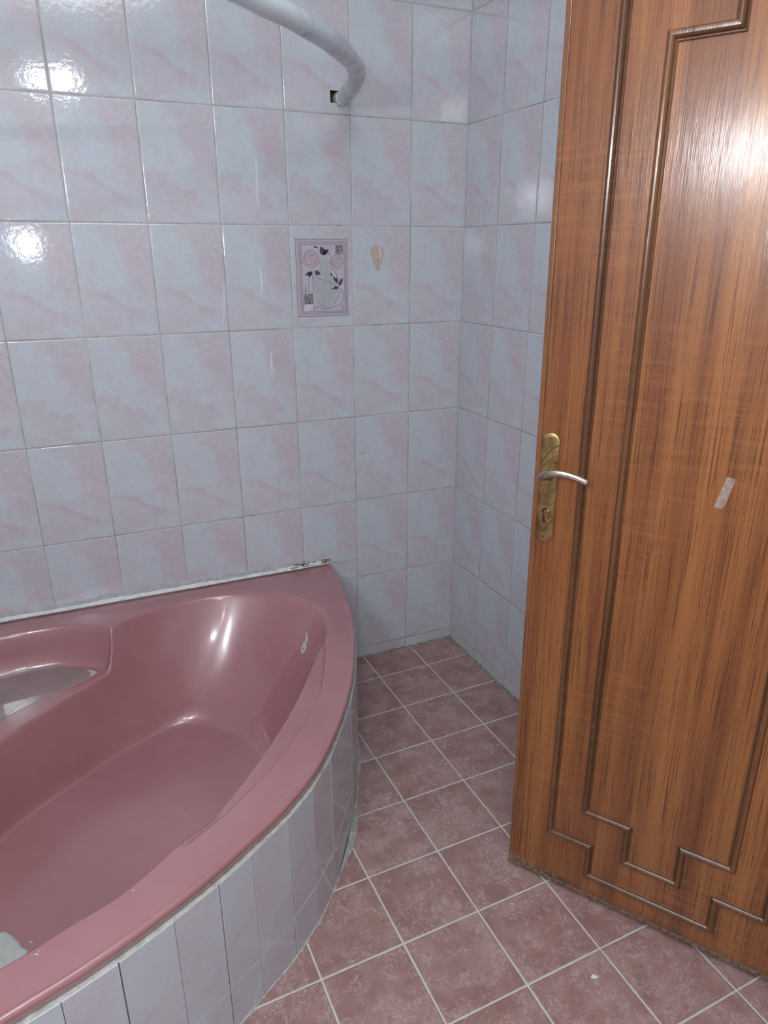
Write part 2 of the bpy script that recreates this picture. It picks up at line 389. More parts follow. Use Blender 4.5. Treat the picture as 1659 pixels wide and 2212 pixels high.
def tube(bm, pts, rad, seg=24, cap=True, squash=1.0):
    pts = [Vector(p) for p in pts]; rings = []; prev = None
    for i, p in enumerate(pts):
        d = (pts[min(len(pts)-1, i+1)]-pts[max(0, i-1)]).normalized()
        if prev is None: u = d.orthogonal().normalized()
        else: u = (prev-d*prev.dot(d)).normalized()
        prev = u; v = d.cross(u); r = rad(i/(len(pts)-1)) if callable(rad) else rad
        rings.append([bm.verts.new(p+u*r*math.cos(2*PI*k/seg)+v*r*squash*math.sin(2*PI*k/seg)) for k in range(seg)])
    for a, b in zip(rings, rings[1:]):
        for k in range(seg): bm.faces.new((a[k], a[(k+1) % seg], b[(k+1) % seg], b[k]))
    if cap: bm.faces.new(rings[0]); bm.faces.new(rings[-1][::-1])

# ------------------------------------------------------------------ room shell
TH, ZH = 0.2985, 0.0426                     # tile height, height of the first full row
XL, YF, ZC = -2.02, -3.05, 2.62             # left wall, front wall, ceiling
RA = 0.0159                                 # right wall is a touch out of square
def ru(x): return (x+0.1957)/0.2            # back wall: joints at -0.1957, -0.3957 ...
def rv(z): return (z-ZH)/TH
# back wall with a square hole broken through a tile where the curtain rod enters
hx0, hx1, hz0, hz1 = -0.456, -0.402, 1.863, 1.894
xs = [XL, hx0, hx1, 0.0]; zs = [0.0, hz0, hz1, ZC]
V = [(x, 0, z) for z in zs for x in xs]; F = []; mi = []
for j in range(3):
    for i in range(3):
        if (i, j) == (1, 1): continue
        F.append((j*4+i, j*4+i+1, (j+1)*4+i+1, (j+1)*4+i)); mi.append(0)
b0 = len(V)
V += [(hx0, .03, hz0), (hx1, .03, hz0), (hx1, .03, hz1), (hx0, .03, hz1)]
q = [5, 6, 10, 9]
for k in range(4): F.append((q[k], q[(k+1) % 4], b0+(k+1) % 4, b0+k)); mi.append(1)
F.append((b0, b0+1, b0+2, b0+3)); mi.append(1)
uv = [(ru(v[0])+20, rv(v[2])+2) for v in V]
wb = mesh('wall_back', V, F, None, uvs=uv, mats=[MT['wall'], MT['mortar']], mi=mi)
tag(wb, 'long back wall of pale pink and blue-white marbled tiles behind the pink bathtub', 'wall', kind='structure')
def rw(t, z, off=0.0): return (math.sin(RA)*t-off, -math.cos(RA)*t, z)
D0, D1, DZ = 1.60, 2.30, 2.05
V = []; F = []
def quad(a0, a1, z0, z1):
    b = len(V); V.extend([rw(a0, z0), rw(a1, z0), rw(a1, z1), rw(a0, z1)]); F.append((b, b+1, b+2, b+3))
TF = 3.05
quad(0, D0, 0, ZC); quad(D0, D1, DZ, ZC); quad(D1, TF, 0, ZC)
uv = [(-v[1]/0.1944+5, rv(v[2])+2) for v in V]
tag(mesh('wall_right', V, F, MT['wall'], uvs=uv), 'narrow strip of marbled tiled wall between the corner and the wooden door', 'wall', kind='structure')
V = [(XL, 0, 0), (XL, YF, 0), (XL, YF, ZC), (XL, 0, ZC)]
tag(mesh('wall_left', V, [(0, 1, 2, 3)], MT['wall'], uvs=[(v[1]/0.2+30, rv(v[2])+2) for v in V]), 'tiled wall at the far left end of the bathtub, outside the picture', 'wall', kind='structure')
V = [(XL, YF, 0), (0.06, YF, 0), (0.06, YF, ZC), (XL, YF, ZC)]
tag(mesh('wall_front', V, [(0, 1, 2, 3)], MT['wall'], uvs=[(v[0]/0.2+30, rv(v[2])+2) for v in V]), 'tiled wall behind the camera position', 'wall', kind='structure')
tag(mesh('ceiling', [(XL, YF, ZC), (0.06, YF, ZC), (0.06, 0, ZC), (XL, 0, ZC)], [(0, 1, 2, 3)], MT['ceil']), 'plain white ceiling above the bathroom', 'ceiling', kind='structure')
# floor: 19.7 cm tiles laid a little off square with the walls
FS, FA, FX, FY = 0.1962, 0.0228, -0.1757, -0.1470
def fuv(x, y):
    dx, dy = x-FX, y-FY; c, s = math.cos(FA), math.sin(FA)
    return ((dx*c+dy*s)/FS+20, (-dx*s+dy*c)/FS+20)
V = [(XL, YF, 0), (0.06, YF, 0), (1.3, YF, 0), (1.3, -1.2, 0), (0.04, -1.2, 0), (0.04, 0, 0), (XL, 0, 0)]
tag(mesh('floor', V, [(0, 1, 2, 3, 4, 5, 6)], MT['floor'], uvs=[fuv(v[0], v[1]) for v in V]), 'floor of dusty pink square tiles with pale grout lines', 'floor', kind='structure')
# passage beyond the doorway (behind the open door)
V = [(1.3, YF, 0), (1.3, -1.2, 0), (1.3, -1.2, ZC), (1.3, YF, ZC), (.06, -1.2, 0), (.06, -1.2, ZC), (.06, YF, 0), (.06, YF, ZC)]
tag(mesh('wall_hall', V, [(0, 1, 2, 3), (4, 1, 2, 5), (6, 0, 3, 7), (5, 2, 3, 7)], MT['paint']), 'cream painted passage wall outside the doorway, out of view', 'wall', kind='structure')
# ------- casing of the doorway
bm = bmesh.new()
for a0, a1, z0, z1 in ((D0, D0+.035, 0, DZ), (D1-.035, D1, 0, DZ), (D0, D1, DZ-.035, DZ)):
    x = math.sin(RA)*D0; box_bm(bm, x+.012, x+.11, -a1, -a0, z0, z1, .002)
tag(frombm('trim_1', bm, MT['lip']), 'brown wooden casing lining the doorway behind the door', 'door casing', kind='structure')

# smaller marks that stay on the back wall
def wf(x, z, d): return (x, -d, z)
bm = bmesh.new(); ribbon(bm, [(-.497, .4165), (-.45, .4150), (-.396, .4140)], .0013, 0, .0004, wf)
frombm('cut_tile_joint', bm, MT['dirtgrout'], wb)
def drip(pts, w):
    bm = bmesh.new(); P = spline(pts, 6)
    ribbon(bm, [tuple(p) for p in P], lambda t: w*(.35+.65*math.sin(PI*min(1, .15+t*.85))), 0, .0012, wf)
    return frombm('paint_drip', bm, MT['drip'], wb)
drip([(-.683, 1.715), (-.685, 1.64), (-.6855, 1.603), (-.681, 1.576)], .0034)
drip([(-.690, 1.414), (-.688, 1.375), (-.692, 1.340)], .0060)
drip([(-.671, 1.168), (-.6715, 1.135), (-.672, 1.098)], .0058)
drip([(-.801, 1.377), (-.805, 1.312), (-.813, 1.255)], .0030)
bm = bmesh.new()
P = [(-.384, .808), (-.379, .817), (-.370, .815), (-.362, .819), (-.356, .813), (-.364, .805), (-.374, .802)]
addprism(bm, P, 0, .0005, wf); frombm('yellow_stain', bm, MT['stain'], wb)

# ------------------------------------------------------------------ bathtub
def ray(px, py):
    d = fwd*1515.2+r2*(px-829.5)+u2*(1106-py); return d
def UV(px, py, z):
    d = ray(px, py); t = (z-CAM.z)/d.z; p = CAM+d*t; return (p.x+2.0, -p.y)
ZR, ZB, ZS, ZLG = 0.420, 0.068, 0.300, 0.380
outer_pts = [(1.500, 0.0), (1.493, .10), (1.472, .225), (1.427, .418), (1.373, .572), (1.300, .728), (1.219, .862), (1.128, .981),
             (1.029, 1.069), (.94, 1.128), (.861, 1.176), (.783, 1.215), (.706, 1.250), (.630, 1.279), (.542, 1.306),
             (.43, 1.342), (.30, 1.380), (.15, 1.412), (-0.02, 1.435)]
OUT = spline(outer_pts, 10)
L1 = [UV(*q, ZLG) for q in [(672, 1480), (640, 1540), (600, 1603), (560, 1660), (505, 1733), (452, 1797)]]
L2 = [UV(*q, .405) for q in [(290, 1925), (150, 2015), (0, 2108)]]
top_pts = [(.765, .150), (.805, .116), (.91, .080), (1.013, .063), (1.118, .066), (1.218, .100), (1.295, .158), (1.35, .232), (1.377, .312),
           (1.366, .405), (1.325, .49), (1.262, .575)] + L1 + L2 + \
          [(.42, 1.235), (.31, 1.235), (.21, 1.19), (.13, 1.10), (.09, 1.0), (.085, .90), (.11, .81), (.155, .755), (.27, .60), (.425, .440), (.60, .290)]
TOP = spline(top_pts, 8, True)
bot_pts = [(.46, .475), (.587, .385), (.727, .299), (.874, .246), (.976, .271), (1.068, .38), (1.112, .513), (1.085, .62), (1.0, .765), (.89, .885),
           (.76, .985), (.62, 1.075), (.50, 1.10), (.38, 1.068), (.271, .976), (.246, .874), (.299, .727), (.375, .587)]
BOT = spline(bot_pts, 8, True)
# arm-rest shelf between the rim crease and the inner wall
L2b = [UV(*q, .400) for q in [(705, 1397), (703, 1440), (695, 1500), (676, 1545), (650, 1590), (590, 1670), (500, 1760), (440, 1815), (398, 1850)]]
SHELF = np.array(list(spline(L2b, 6)) + [(.77, 1.03), (.80, .93), (.88, .82), (1.00, .70), (1.12, .56), (1.24, .45)])
seat_pts = [(-.02, .10), (.10, .10), (.30, .085), (.453, .079), (.526, .074), (.614, .083), (.690, .112), (.735, .140), (.765, .175),
            (.74, .28), (.55, .50), (.28, .74), (.175, .765), (.14, .735), (.112, .69), (.083, .614), (.074, .526), (.079, .453), (.085, .30), (.10, .10)]
SEAT = np.array(list(spline([(.10, .16), (.16, .10), (.30, .085), (.453, .079), (.526, .074), (.614, .083), (.690, .112), (.737, .142), (.768, .185),
            (.75, .30), (.55, .55), (.30, .75), (.185, .768), (.142, .737), (.112, .69), (.083, .614), (.074, .526), (.079, .453), (.085, .30)], 6, True)))

def dist_in(P, poly):
    """signed distance of points P (N,2) to a closed polygon, positive inside"""
    A = poly; B = np.roll(poly, -1, 0); D = np.full(len(P), 1e9); ins = np.zeros(len(P), bool)
    for a, b in zip(A, B):
        e = b-a; w = P-a; L = e@e
        if L < 1e-14: continue
        h = np.clip((w@e)/L, 0, 1); dd = w-h[:, None]*e; D = np.minimum(D, (dd*dd).sum(1))
        c = ((a[1] > P[:, 1]) != (b[1] > P[:, 1]))
        if abs(e[1]) > 1e-12: ins ^= c & (P[:, 0] < (P[:, 1]-a[1])/e[1]*e[0]+a[0])
    D = np.sqrt(D); return np.where(ins, D, -D)
def ramp(t, a, b):
    """0..1 with rounded start (length a) and rounded end (length b)"""
    t = np.clip(t, 0, 1); m = 1/(1-a/2-b/2)
    return np.where(t < a, m*t*t/(2*a), np.where(t < 1-b, m*(t-a/2), 1-m*(1-t)**2/(2*b)))
def smin(a, b, k):
    h = np.clip(.5+.5*(b-a)/k, 0, 1); return b*(1-h)+a*h-k*h*(1-h)
def height(P):
    dt = dist_in(P, TOP); db = -dist_in(P, BOT)
    t = np.where(dt <= 0, 0, np.where(db <= 0, 1, dt/np.maximum(dt+db, 1e-6)))
    slope = 0.018*np.clip(1-np.hypot(P[:, 0]-.62, P[:, 1]-.80)/.6, 0, 1)
    h = ZR-(ZR-ZB+slope)*ramp(t, .09, .22)
    ds = dist_in(P, SEAT)
    hs = ZR-(ZR-ZS)*ramp(np.clip(ds/.055, 0, 1), .35, .55)
    h = smin(h, hs, .018)
    dl = dist_in(P, SHELF)
    e0 = L2b[-1]; fade = np.clip(np.hypot(P[:, 0]-e0[0]+.03, P[:, 1]-e0[1]-.01)/.17, 0, 1); fade = fade*fade*(3-2*fade)
    hl = ZR-(ZR-ZLG)*fade*ramp(np.clip(dl/.011, 0, 1), .25, .35)
    h = smin(h, hl, .005)
    # raised rolled rim hugging the wall, very slight fall to the bowl
    return h
NT_, NR_ = 460, 420
ang = np.linspace(0, PI/2, NT_)
# outer boundary radius as seen from the back-left corner
oa = np.arctan2(OUT[:, 1], OUT[:, 0]+1e-9); orr = np.hypot(OUT[:, 0], OUT[:, 1])
Rr = np.interp(ang, oa, orr)
cx = np.cos(ang); sx = np.sin(ang)
ts = np.linspace(0, 1, NR_)
inset = 0.012
G = (ts[:, None, None]*((Rr-inset)[None, :, None]))*np.stack([cx, sx], -1)[None]
H = height(G.reshape(-1, 2)).reshape(NR_, NT_)
rows = [np.concatenate([G, H[..., None]], -1)]
for ex, dz in ((-.0075, -.0003), (-.0045, -.0013), (-.0020, -.0032), (-.0005, -.0060), (0, -.0095), (-.0010, -.015), (-.0035, -.023), (-.0065, -.030), (-.0085, -.0345), (-.016, -.0355)):
    q = (Rr+ex)[:, None]*np.stack([cx, sx], -1)
    rows.append(np.concatenate([q, np.full((NT_, 1), ZR+dz)], -1)[None])
A = np.concatenate(rows, 0); nr = A.shape[0]
V = np.stack([A[..., 0]-2.0, -A[..., 1]-.0005, A[..., 2]], -1).reshape(-1, 3)
I = np.arange(nr*NT_).reshape(nr, NT_)
F = np.stack([I[:-1, :-1], I[:-1, 1:], I[1:, 1:], I[1:, :-1]], -1).reshape(-1, 4)
tub = empty('bathtub', (-1.25, -.65, 0))
tag(tub, 'glossy rose pink corner bathtub with a built-in seat and curved outer rim', 'bathtub')
me = bpy.data.meshes.new('shell'); me.from_pydata(V.tolist(), [], F[:, ::-1].tolist()); me.update()
me.materials.append(MT['tub']); me.polygons.foreach_set('use_smooth', [True]*len(me.polygons))
shell = bpy.data.objects.new('shell', me); COL.objects.link(shell)
def adopt(o, root): o.parent = root; o.matrix_parent_inverse = Matrix.Translation(root.location).inverted()
adopt(shell, tub)
def drape(name, poly, mat, thick=0.0008, step=0.004, rag=0.0):
    """a thin skin following the tub surface inside a (u,v) outline"""
    poly = np.array(poly, float)
    c = poly.mean(0); n = len(poly); K = max(2, int(np.hypot(*(poly-c).T).max()/step))
    V = []; F = []
    for k in range(K+1):
        f = k/K
        for i in range(n):
            p = c+(poly[i]-c)*f
            V.append(p)
    P = np.array(V); hh = height(P)
    off = np.array([thick*(1 if k < K else 0.1) for k in range(K+1) for i in range(n)])
    V = [(p[0]-2, -p[1], h+o) for p, h, o in zip(P, hh, off)]
    for k in range(K):
        for i in range(n): F.append((k*n+i, k*n+(i+1) % n, (k+1)*n+(i+1) % n, (k+1)*n+i))
    o = mesh(name, V, F, mat, smooth=True)
    return o
def pix_on_tub(px, py):
    d = ray(px, py); lo = (0.43-CAM.z)/d.z; hi = (0.05-CAM.z)/d.z
    T = np.linspace(lo, hi, 400); Q = np.array([list(CAM+d*float(t)) for t in T])
    hh = height(np.stack([Q[:, 0]+2, -Q[:, 1]], -1))
    k = int(np.argmax(Q[:, 2] <= hh)); return (Q[k, 0]+2, -Q[k, 1])
patch_px = [(-60, 2012), (-30, 2006), (0, 2005), (14, 2006), (26, 2014), (38, 2026), (46, 2038), (57, 2043), (50, 2058), (40, 2074), (28, 2088), (16, 2094), (0, 2097), (-30, 2100), (-62, 2090), (-80, 2050)]
pp = spline([UV(*q, ZB) for q in patch_px], 4, True)
pp = [p+np.array([random.uniform(-.0012, .0012), random.uniform(-.0012, .0012)]) for p in pp]
adopt(tag(drape('plaster_patch', pp, MT['plaster'], .004, .01), 'grey dried plaster patch covering the drain'), tub)
film = [(-60, 1475), (0, 1457), (60, 1444), (120, 1439), (170, 1444), (200, 1450), (208, 1453), (192, 1464), (150, 1484), (110, 1504), (60, 1527), (0, 1558), (-60, 1590)]
adopt(tag(drape('residue_film', spline([pix_on_tub(*q) for q in film], 5, True), MT['film'], .0007, .006), 'grey film dried on the seat'), tub)
bm_ = [pix_on_tub(*q) for q in ((187, 1447), (203, 1449), (211, 1453), (200, 1460), (193, 1463), (197, 1455))]
adopt(drape('residue_edge', bm_, MT['chip'], .0012, .003), tub)
ch = [(662, 1365), (665, 1374), (664, 1384), (661, 1391), (663, 1397), (660, 1403), (656, 1411), (651, 1412), (650, 1400), (654, 1394), (655, 1388), (660, 1380), (660, 1370)]
adopt(tag(drape('enamel_chip', [pix_on_tub(*q) for q in ch], MT['chip'], .0010, .003), 'pale chipped spot'), tub)
ch = [(656, 1398), (658, 1402), (655, 1407), (653, 1403)]
adopt(drape('chip_core', [pix_on_tub(*q) for q in ch], MT['chipdark'], .0018, .003), tub)
for q, r in (((79, 2062), 3), ((84, 2056), 1.5), ((67, 2035), 3), ((402, 1762), 1.2), ((289, 1924), 2)):
    c = [(q[0]+r*1.3*math.cos(a), q[1]+r*.7*math.sin(a)) for a in np.linspace(0, 2*PI, 8)[:-1]]
    adopt(drape('plaster_speck', [pix_on_tub(*w) for w in c], MT['chip'], .0012, .003), tub)

# ------------------------------------------------------------------ tiled bath panel
ap = empty('bath_panel', (-1.0, -1.07, 0))
tag(ap, 'curved panel of narrow upright marbled tiles under the outer rim of the pink bathtub', 'bath panel')
def out_at(s):
    """point on the outer curve by arc length from the back wall"""
    return np.array([np.interp(s, SL, OUT[:, 0]), np.interp(s, SL, OUT[:, 1])])
SL = np.concatenate([[0], np.cumsum(np.hypot(*np.diff(OUT, axis=0).T))])
def s_of(u, v): return float(SL[np.argmin(np.hypot(OUT[:, 0]-u, OUT[:, 1]-v))])
joints = [UV(*q, .385) for q in [(744, 1519), (691, 1633), (650, 1702), (600, 1757), (537, 1840), (459, 1904), (364, 1987), (255, 2072), (125, 2162)]]
sj = sorted(s_of(*j) for j in joints)
first = sj[0]; pre = [0.002]
kk = max(1, round(first/.10)); pre = [first*i/kk for i in range(kk)]; pre[0] = .002
post = [sj[-1]+.1*i for i in range(1, 40) if sj[-1]+.1*i < SL[-1]-.02]+[float(SL[-1])]
sj = pre+sj+post
def tiles(z0, z1, phase):
    for k in range(len(sj)-1):
        gap0 = .0011 if k % 2 else .0004; gap1 = .0004 if k % 2 else .0011
        a = out_at(sj[k]+gap0); b = out_at(sj[k+1]-gap1); m = (b-a)/np.linalg.norm(b-a); nrm = np.array([m[1], -m[0]])
        if nrm@(a-np.array([.5, .5])) < 0: nrm = -nrm
        o0 = .0030; o1 = -.006
        rr = random.uniform(-.0006, .0006)
        pts = []
        for zz in (z0, z1):
            for off in (o1, o0+rr):
                for p in (a, b): pts.append((*(p+nrm*off), zz))
        # order: z0:(in a,in b,out a,out b) z1: same
        V = [(p[0]-2, -p[1], p[2]) for p in pts]
        F = [(2, 3, 7, 6), (0, 1, 3, 2), (4, 6, 7, 5), (0, 2, 6, 4), (1, 5, 7, 3), (0, 4, 5, 1)]
        ua = (k % 2)*.5+.03+phase; ub = ua+.45
        vz = lambda z: 2.02+(z-z0)/.3*.96 if z1-z0 > .2 else 2.75+(z-z0)/.3
        uvs = [(5+k//2*1.0+(ua if i % 2 == 0 else ub), vz(V[i][2])) for i in range(8)]
        bmx = None
        o = mesh('panel_tile', V, F, MT['panel'], uvs=uvs)
        bv = o.modifiers.new('bevel', 'BEVEL'); bv.width = .0007; bv.segments = 2
        adopt(o, ap)
tiles(.1160, .3865, 0)
tiles(.001, .1138, .0)
S = np.linspace(0, SL[-1], 160); V = []; F = []
for i, s in enumerate(S):
    p = out_at(s); q = out_at(min(s+.01, SL[-1])); o = out_at(max(0, s-.01)); m = (q-o)/np.linalg.norm(q-o); nn = np.array([m[1], -m[0]])
    if nn@(p-np.array([.5, .5])) < 0: nn = -nn
    for off, zz in ((-.03, .0), (-.0012, .0), (-.0012, .387), (-.03, .387)):
        w = p+nn*off; V.append((w[0]-2, -w[1], zz))
for i in range(159):
    for k in range(4): F.append((i*4+k, i*4+(k+1) % 4, (i+1)*4+(k+1) % 4, (i+1)*4+k))
adopt(mesh('grout_bed', V, F, MT['dirtgrout']), ap)

V = []; F = []
for i, s in enumerate(np.linspace(.004, SL[-1]-.01, 400)):
    p = out_at(s); q = out_at(min(s+.01, SL[-1])); o = out_at(max(0, s-.01)); m = (q-o)/np.linalg.norm(q-o); nn = np.array([m[1], -m[0]])
    if nn@(p-np.array([.5, .5])) < 0: nn = -nn
    w1 = .0012+.0010*mn.noise(Vector((s*40, 3, .3))); zt = .3878+.0008*mn.noise(Vector((s*55, 7, .3)))
    for off, zz in ((w1, .3860), (w1-.001, zt), (-.014, zt+.001), (-.014, .386)):
        w = p+nn*off; V.append((w[0]-2, -w[1], zz))
for i in range(399):
    for k in range(3): F.append((i*4+k, i*4+k+1, (i+1)*4+k+1, (i+1)*4+k))
adopt(mesh('top_joint', V, F, MT['grout'], smooth=True), ap)

# ragged cement fillet between panel and floor, ragged sealant between tub and wall
def fillet(name, path, wfun, hfun, mat, normal_side, wav=0.0015):
    V = []; F = []; n = len(path)
    for i, (p, nn) in enumerate(path):
        w = wfun(i/(n-1)); h = hfun(i/(n-1))
        for a, b in ((0, 1.0), (.35, .75), (.7, .35), (1.0, 0.0)):
            r1 = random.uniform(-wav, wav) if a > 0 else 0
            V.append((p[0]+nn[0]*(a*w+r1), p[1]+nn[1]*(a*w+r1), p[2]+b*h+.0004+(random.uniform(-.0005, .0005) if b > 0 else 0)))
    for i in range(n-1):
        for k in range(3): F.append((i*4+k, i*4+k+1, (i+1)*4+k+1, (i+1)*4+k))
    return mesh(name, V, F, mat, smooth=True)
path = []
for s in np.linspace(0, SL[-1]-.02, 420):
    p = out_at(s); q = out_at(min(s+.02, SL[-1])); o = out_at(max(0, s-.02)); m = (q-o)/np.linalg.norm(q-o); nn = np.array([m[1], -m[0]])
    if nn@(p-np.array([.5, .5])) < 0: nn = -nn
    w = p+nn*.002; path.append(((w[0]-2, -w[1], 0), (nn[0], -nn[1])))
def nz(t, sc, o=0): return mn.noise(Vector((t*sc, o, .3)))
o = fillet('trim_2', path, lambda t: max(.003, .0055+.008*nz(t, 14)+.010*math.exp(-((t-.36)/.035)**2)),
           lambda t: .003+.002*nz(t, 20, 3)+.012*math.exp(-((t-.36)/.03)**2), MT['grout'], 1)
tag(o, 'ragged pale cement line where the curved tiled panel meets the floor', 'cement joint', kind='structure')
# sealant along the back wall, thick and crumbling at its right end
N = 500; V = []; F = []
for i in range(N):
    t = i/(N-1); x = XL+t*(1.512); e = max(0, (x+.72)/.21)
    h = .0100+.0045*nz(x, 9)+.003*nz(x, 42, 2)+(.006+.006*nz(x, 60, 5))*min(1, e)
    w = .0070+.0030*nz(x, 7, 4)+.0022*nz(x, 50, 6)+(.004*max(0, nz(x, 30, 9)))
    bulge = .0035+.0015*nz(x, 35, 8)+.003*min(1, e)
    for y, z in ((-.0002, ZR+h), (-bulge*.6, ZR+h*.75), (-bulge-.001, ZR+h*.35), (-w, ZR+.0008)):
        V.append((x, y+random.uniform(-.0003, .0003), z+random.uniform(-.0004, .0004)))
for i in range(N-1):
    for k in range(3): F.append((i*4+k, i*4+k+1, (i+1)*4+k+1, (i+1)*4+k))
sl = mesh('trim_3', V, F, MT['seal'], smooth=True)
tag(sl, 'white smeared sealant strip between the pink bathtub rim and the back wall', 'sealant', kind='structure')
V = []; F = []; n = 400
for i in range(n):
    x = XL+1.505*i/(n-1); h = .016+.012*max(0, nz(x, 6, 1))+.020*max(0, nz(x, 17, 2))+.004*nz(x, 60, 3)
    V += [(x, -.0006, ZR+.002), (x, -.0006, ZR+.006+h*.6), (x, -.0003, ZR+.006+h)]
for i in range(n-1):
    for k in (0, 1): F.append((i*3+k, i*3+k+1, i*3+k+4, i*3+k+3))
mesh('sealant_smear', V, F, MT['smear'], sl)
bm = bmesh.new()
for i in range(26):
    x = random.uniform(-.64, -.50); z = ZR+random.uniform(.004, .019); L = random.uniform(.004, .018)
    P = [(x+L*(k/3-.5), z+random.uniform(-.0012, .0012)) for k in range(4)]
    ribbon(bm, P, random.uniform(.001, .0028), .004, .0072, wf)
frombm('mould_stain', bm, simple('dark olive mould', (0.17, 0.155, 0.11), .8, var=.4, vscale=200), sl)
# grimy joint at the foot of the walls
path = [((x, 0, 0), (0, -1)) for x in np.linspace(-.52, 0.0, 160)]
tag(fillet('trim_4', path, lambda t: .0065+.003*nz(t, 12), lambda t: .0045+.002*nz(t, 15, 2), MT['dirtgrout'], 1),
    'grimy grey joint where the back wall meets the floor tiles', 'grout joint', kind='structure')
path = [((math.sin(RA)*t, -math.cos(RA)*t, 0), (-1, 0)) for t in np.linspace(0, 1.55, 360)]
tag(fillet('trim_5', path, lambda t: .006+.004*nz(t, 22), lambda t: .005+.003*nz(t, 25, 2), MT['dirtgrout'], 1),
    'grimy grey joint where the right wall meets the floor tiles', 'grout joint', kind='structure')
bm = bmesh.new()
bz = [(0.002, ZR+.002), (0.0, ZR-.40), (-.008, ZR-.40), (-.008, ZR+.002)]
addprism(bm, [(-.500, .385), (-.4955, .385), (-.4925, 0.0), (-.500, 0.0)], 0, .006, wf)
tag(frombm('trim_6', bm, MT['dirtgrout']), 'thin grey upright joint where the curved panel meets the back wall', 'grout joint', kind='structure')

# ------------------------------------------------------------------ door
A0 = Vector((-.4029, -1.0464, .010)); T0 = Vector((.55352775, -.83283074, 0)); NN = Vector((-.83283074, -.55352775, 0))
th = .0096
TS = T0*math.cos(th)+Vector((0, 0, 1))*math.sin(th); TZ = -T0*math.sin(th)+Vector((0, 0, 1))*math.cos(th)
door = empty('door_1'); Md = Matrix((TS, -NN, TZ)).transposed().to_4x4(); Md.translation = A0; door.matrix_world = Md
tag(door, 'varnished orange-brown wooden door standing open with stepped moulding lines', 'door', kind='structure')
DW, DH, DT = .66, 2.00, .040
bm = bmesh.new(); box_bm(bm, .011, DW-.011, 0, DT, .006, DH, .0008)
leaf = frombm('door_leaf', bm, MT['veneer'], door)
for x0, x1 in ((0, .0105), (DW-.0105, DW)):
    bm = bmesh.new(); box_bm(bm, x0, x1, .0004, DT, .006, DH, .0016); frombm('edge_lipping', bm, MT['lip'], door)
# worn bottom edge, ragged
V = []; F = []; n = 260
for i in range(n):
    x = DW*i/(n-1); zb = -.001+random.uniform(-.0006, .0006); zt = .0085+.002*nz(x, 40)+random.uniform(0, .0016)
    V += [(x, .001, zt), (x, -.0016+.0008*nz(x, 30, 4), zt-.0015), (x, -.002, zb+.002), (x, .002, zb), (x, DT-.002, zb)]
for i in range(n-1):
    for k in range(4): F.append((i*5+k, i*5+k+1, (i+1)*5+k+1, (i+1)*5+k))
tag(mesh('bottom_edge', V, F, MT['fray'], door), 'frayed bare bottom edge')
# splinters at the free corner
bm = bmesh.new()
for i in range(120):
    x = abs(random.gauss(.0, .05))+.002
    if i % 3 == 0: x = random.uniform(.045, .12)
    if x > .2: continue
    z0 = .006+random.uniform(0, .012); L = random.uniform(.004, .018)*(1.2 if x < .03 else 1)
    P = [(x+random.uniform(-.0007, .0007), z0+L*k/2) for k in range(3)]
    ribbon(bm, P, random.uniform(.0004, .0009), -.0010, .0004, lambda a, b, d: (a, d, b))
frombm('splinter', bm, simple('light splintered wood', (0.36, 0.22, 0.12), .7), door)

def offset_loop(P, o):
    """mitred inward offset of a closed rectilinear loop (counter-clockwise)"""
    n = len(P); out = []
    for i in range(n):
        a, b, c = P[i-1], P[i], P[(i+1) % n]
        d1 = ((b[0]-a[0]), (b[1]-a[1])); l = math.hypot(*d1); d1 = (d1[0]/l, d1[1]/l)
        d2 = ((c[0]-b[0]), (c[1]-b[1])); l = math.hypot(*d2); d2 = (d2[0]/l, d2[1]/l)
        n1 = (-d1[1], d1[0]); n2 = (-d2[1], d2[0])
        out.append((b[0]+(n1[0]+n2[0])*o, b[1]+(n1[1]+n2[1])*o))
    return out
PROF = [(-.0095, .0004), (-.0092, -.0015), (-.0082, -.0045), (-.0060, -.0070), (-.0030, -.0082), (0.0, -.0078), (.0025, -.0060), (.0042, -.0035),
        (.0048, -.0012), (.0055, -.0009), (.0060, -.0030), (.0075, -.0036), (.0088, -.0028), (.0095, .0004)]
def mould(P, name):
    V = []; F = []; n = len(P)
    for o, d in PROF:
        for q in offset_loop(P, o): V.append((q[0], d, q[1]))
    for k in range(len(PROF)-1):
        for i in range(n): F.append((k*n+i, k*n+(i+1) % n, (k+1)*n+(i+1) % n, (k+1)*n+i))
    o = mesh(name, V, F, MT['bead'], door)
    return o
zc = 1.005
def loop(L):      # left-half bottom points from the vertical down to the centre, mirrored both ways
    xc = .330
    bot = L+[(2*xc-x, z) for x, z in L[::-1]]
    topp = [(x, 2*zc-z) for x, z in bot[::-1]]
    return bot+topp
mould(loop([(.1005, .152), (.196, .152), (.196, .068)]), 'outer_moulding')
mould(loop([(.1770, .247), (.274, .247), (.274, .150), (.386, .150), (.386, .247)][:3]+[]) if False else
      [(.177, .247), (.274, .247), (.274, .150), (.386, .150), (.386, .247), (.483, .247), (.483, 2*zc-.247), (.386, 2*zc-.247),
       (.386, 2*zc-.150), (.274, 2*zc-.150), (.274, 2*zc-.247), (.177, 2*zc-.247)], 'inner_moulding')
# dark scribed groove beside each bead is part of the bead's profile

# lock plate
def df(a, b, d): return (a, -d, b)
pw, pz0, pz1, pxc = .0195, .884, 1.116, .0300
def stad(cx, z0, z1, r, n=14):
    P = []
    for k in range(n+1):
        a = PI*k/n; P.append((cx+r*math.cos(a), z1-r*.9+r*.9*math.sin(a)))
    for k in range(n+1):
        a = PI+PI*k/n; P.append((cx+r*math.cos(a), z0+r*.9+r*.9*math.sin(a)))
    return P
bm = bmesh.new()
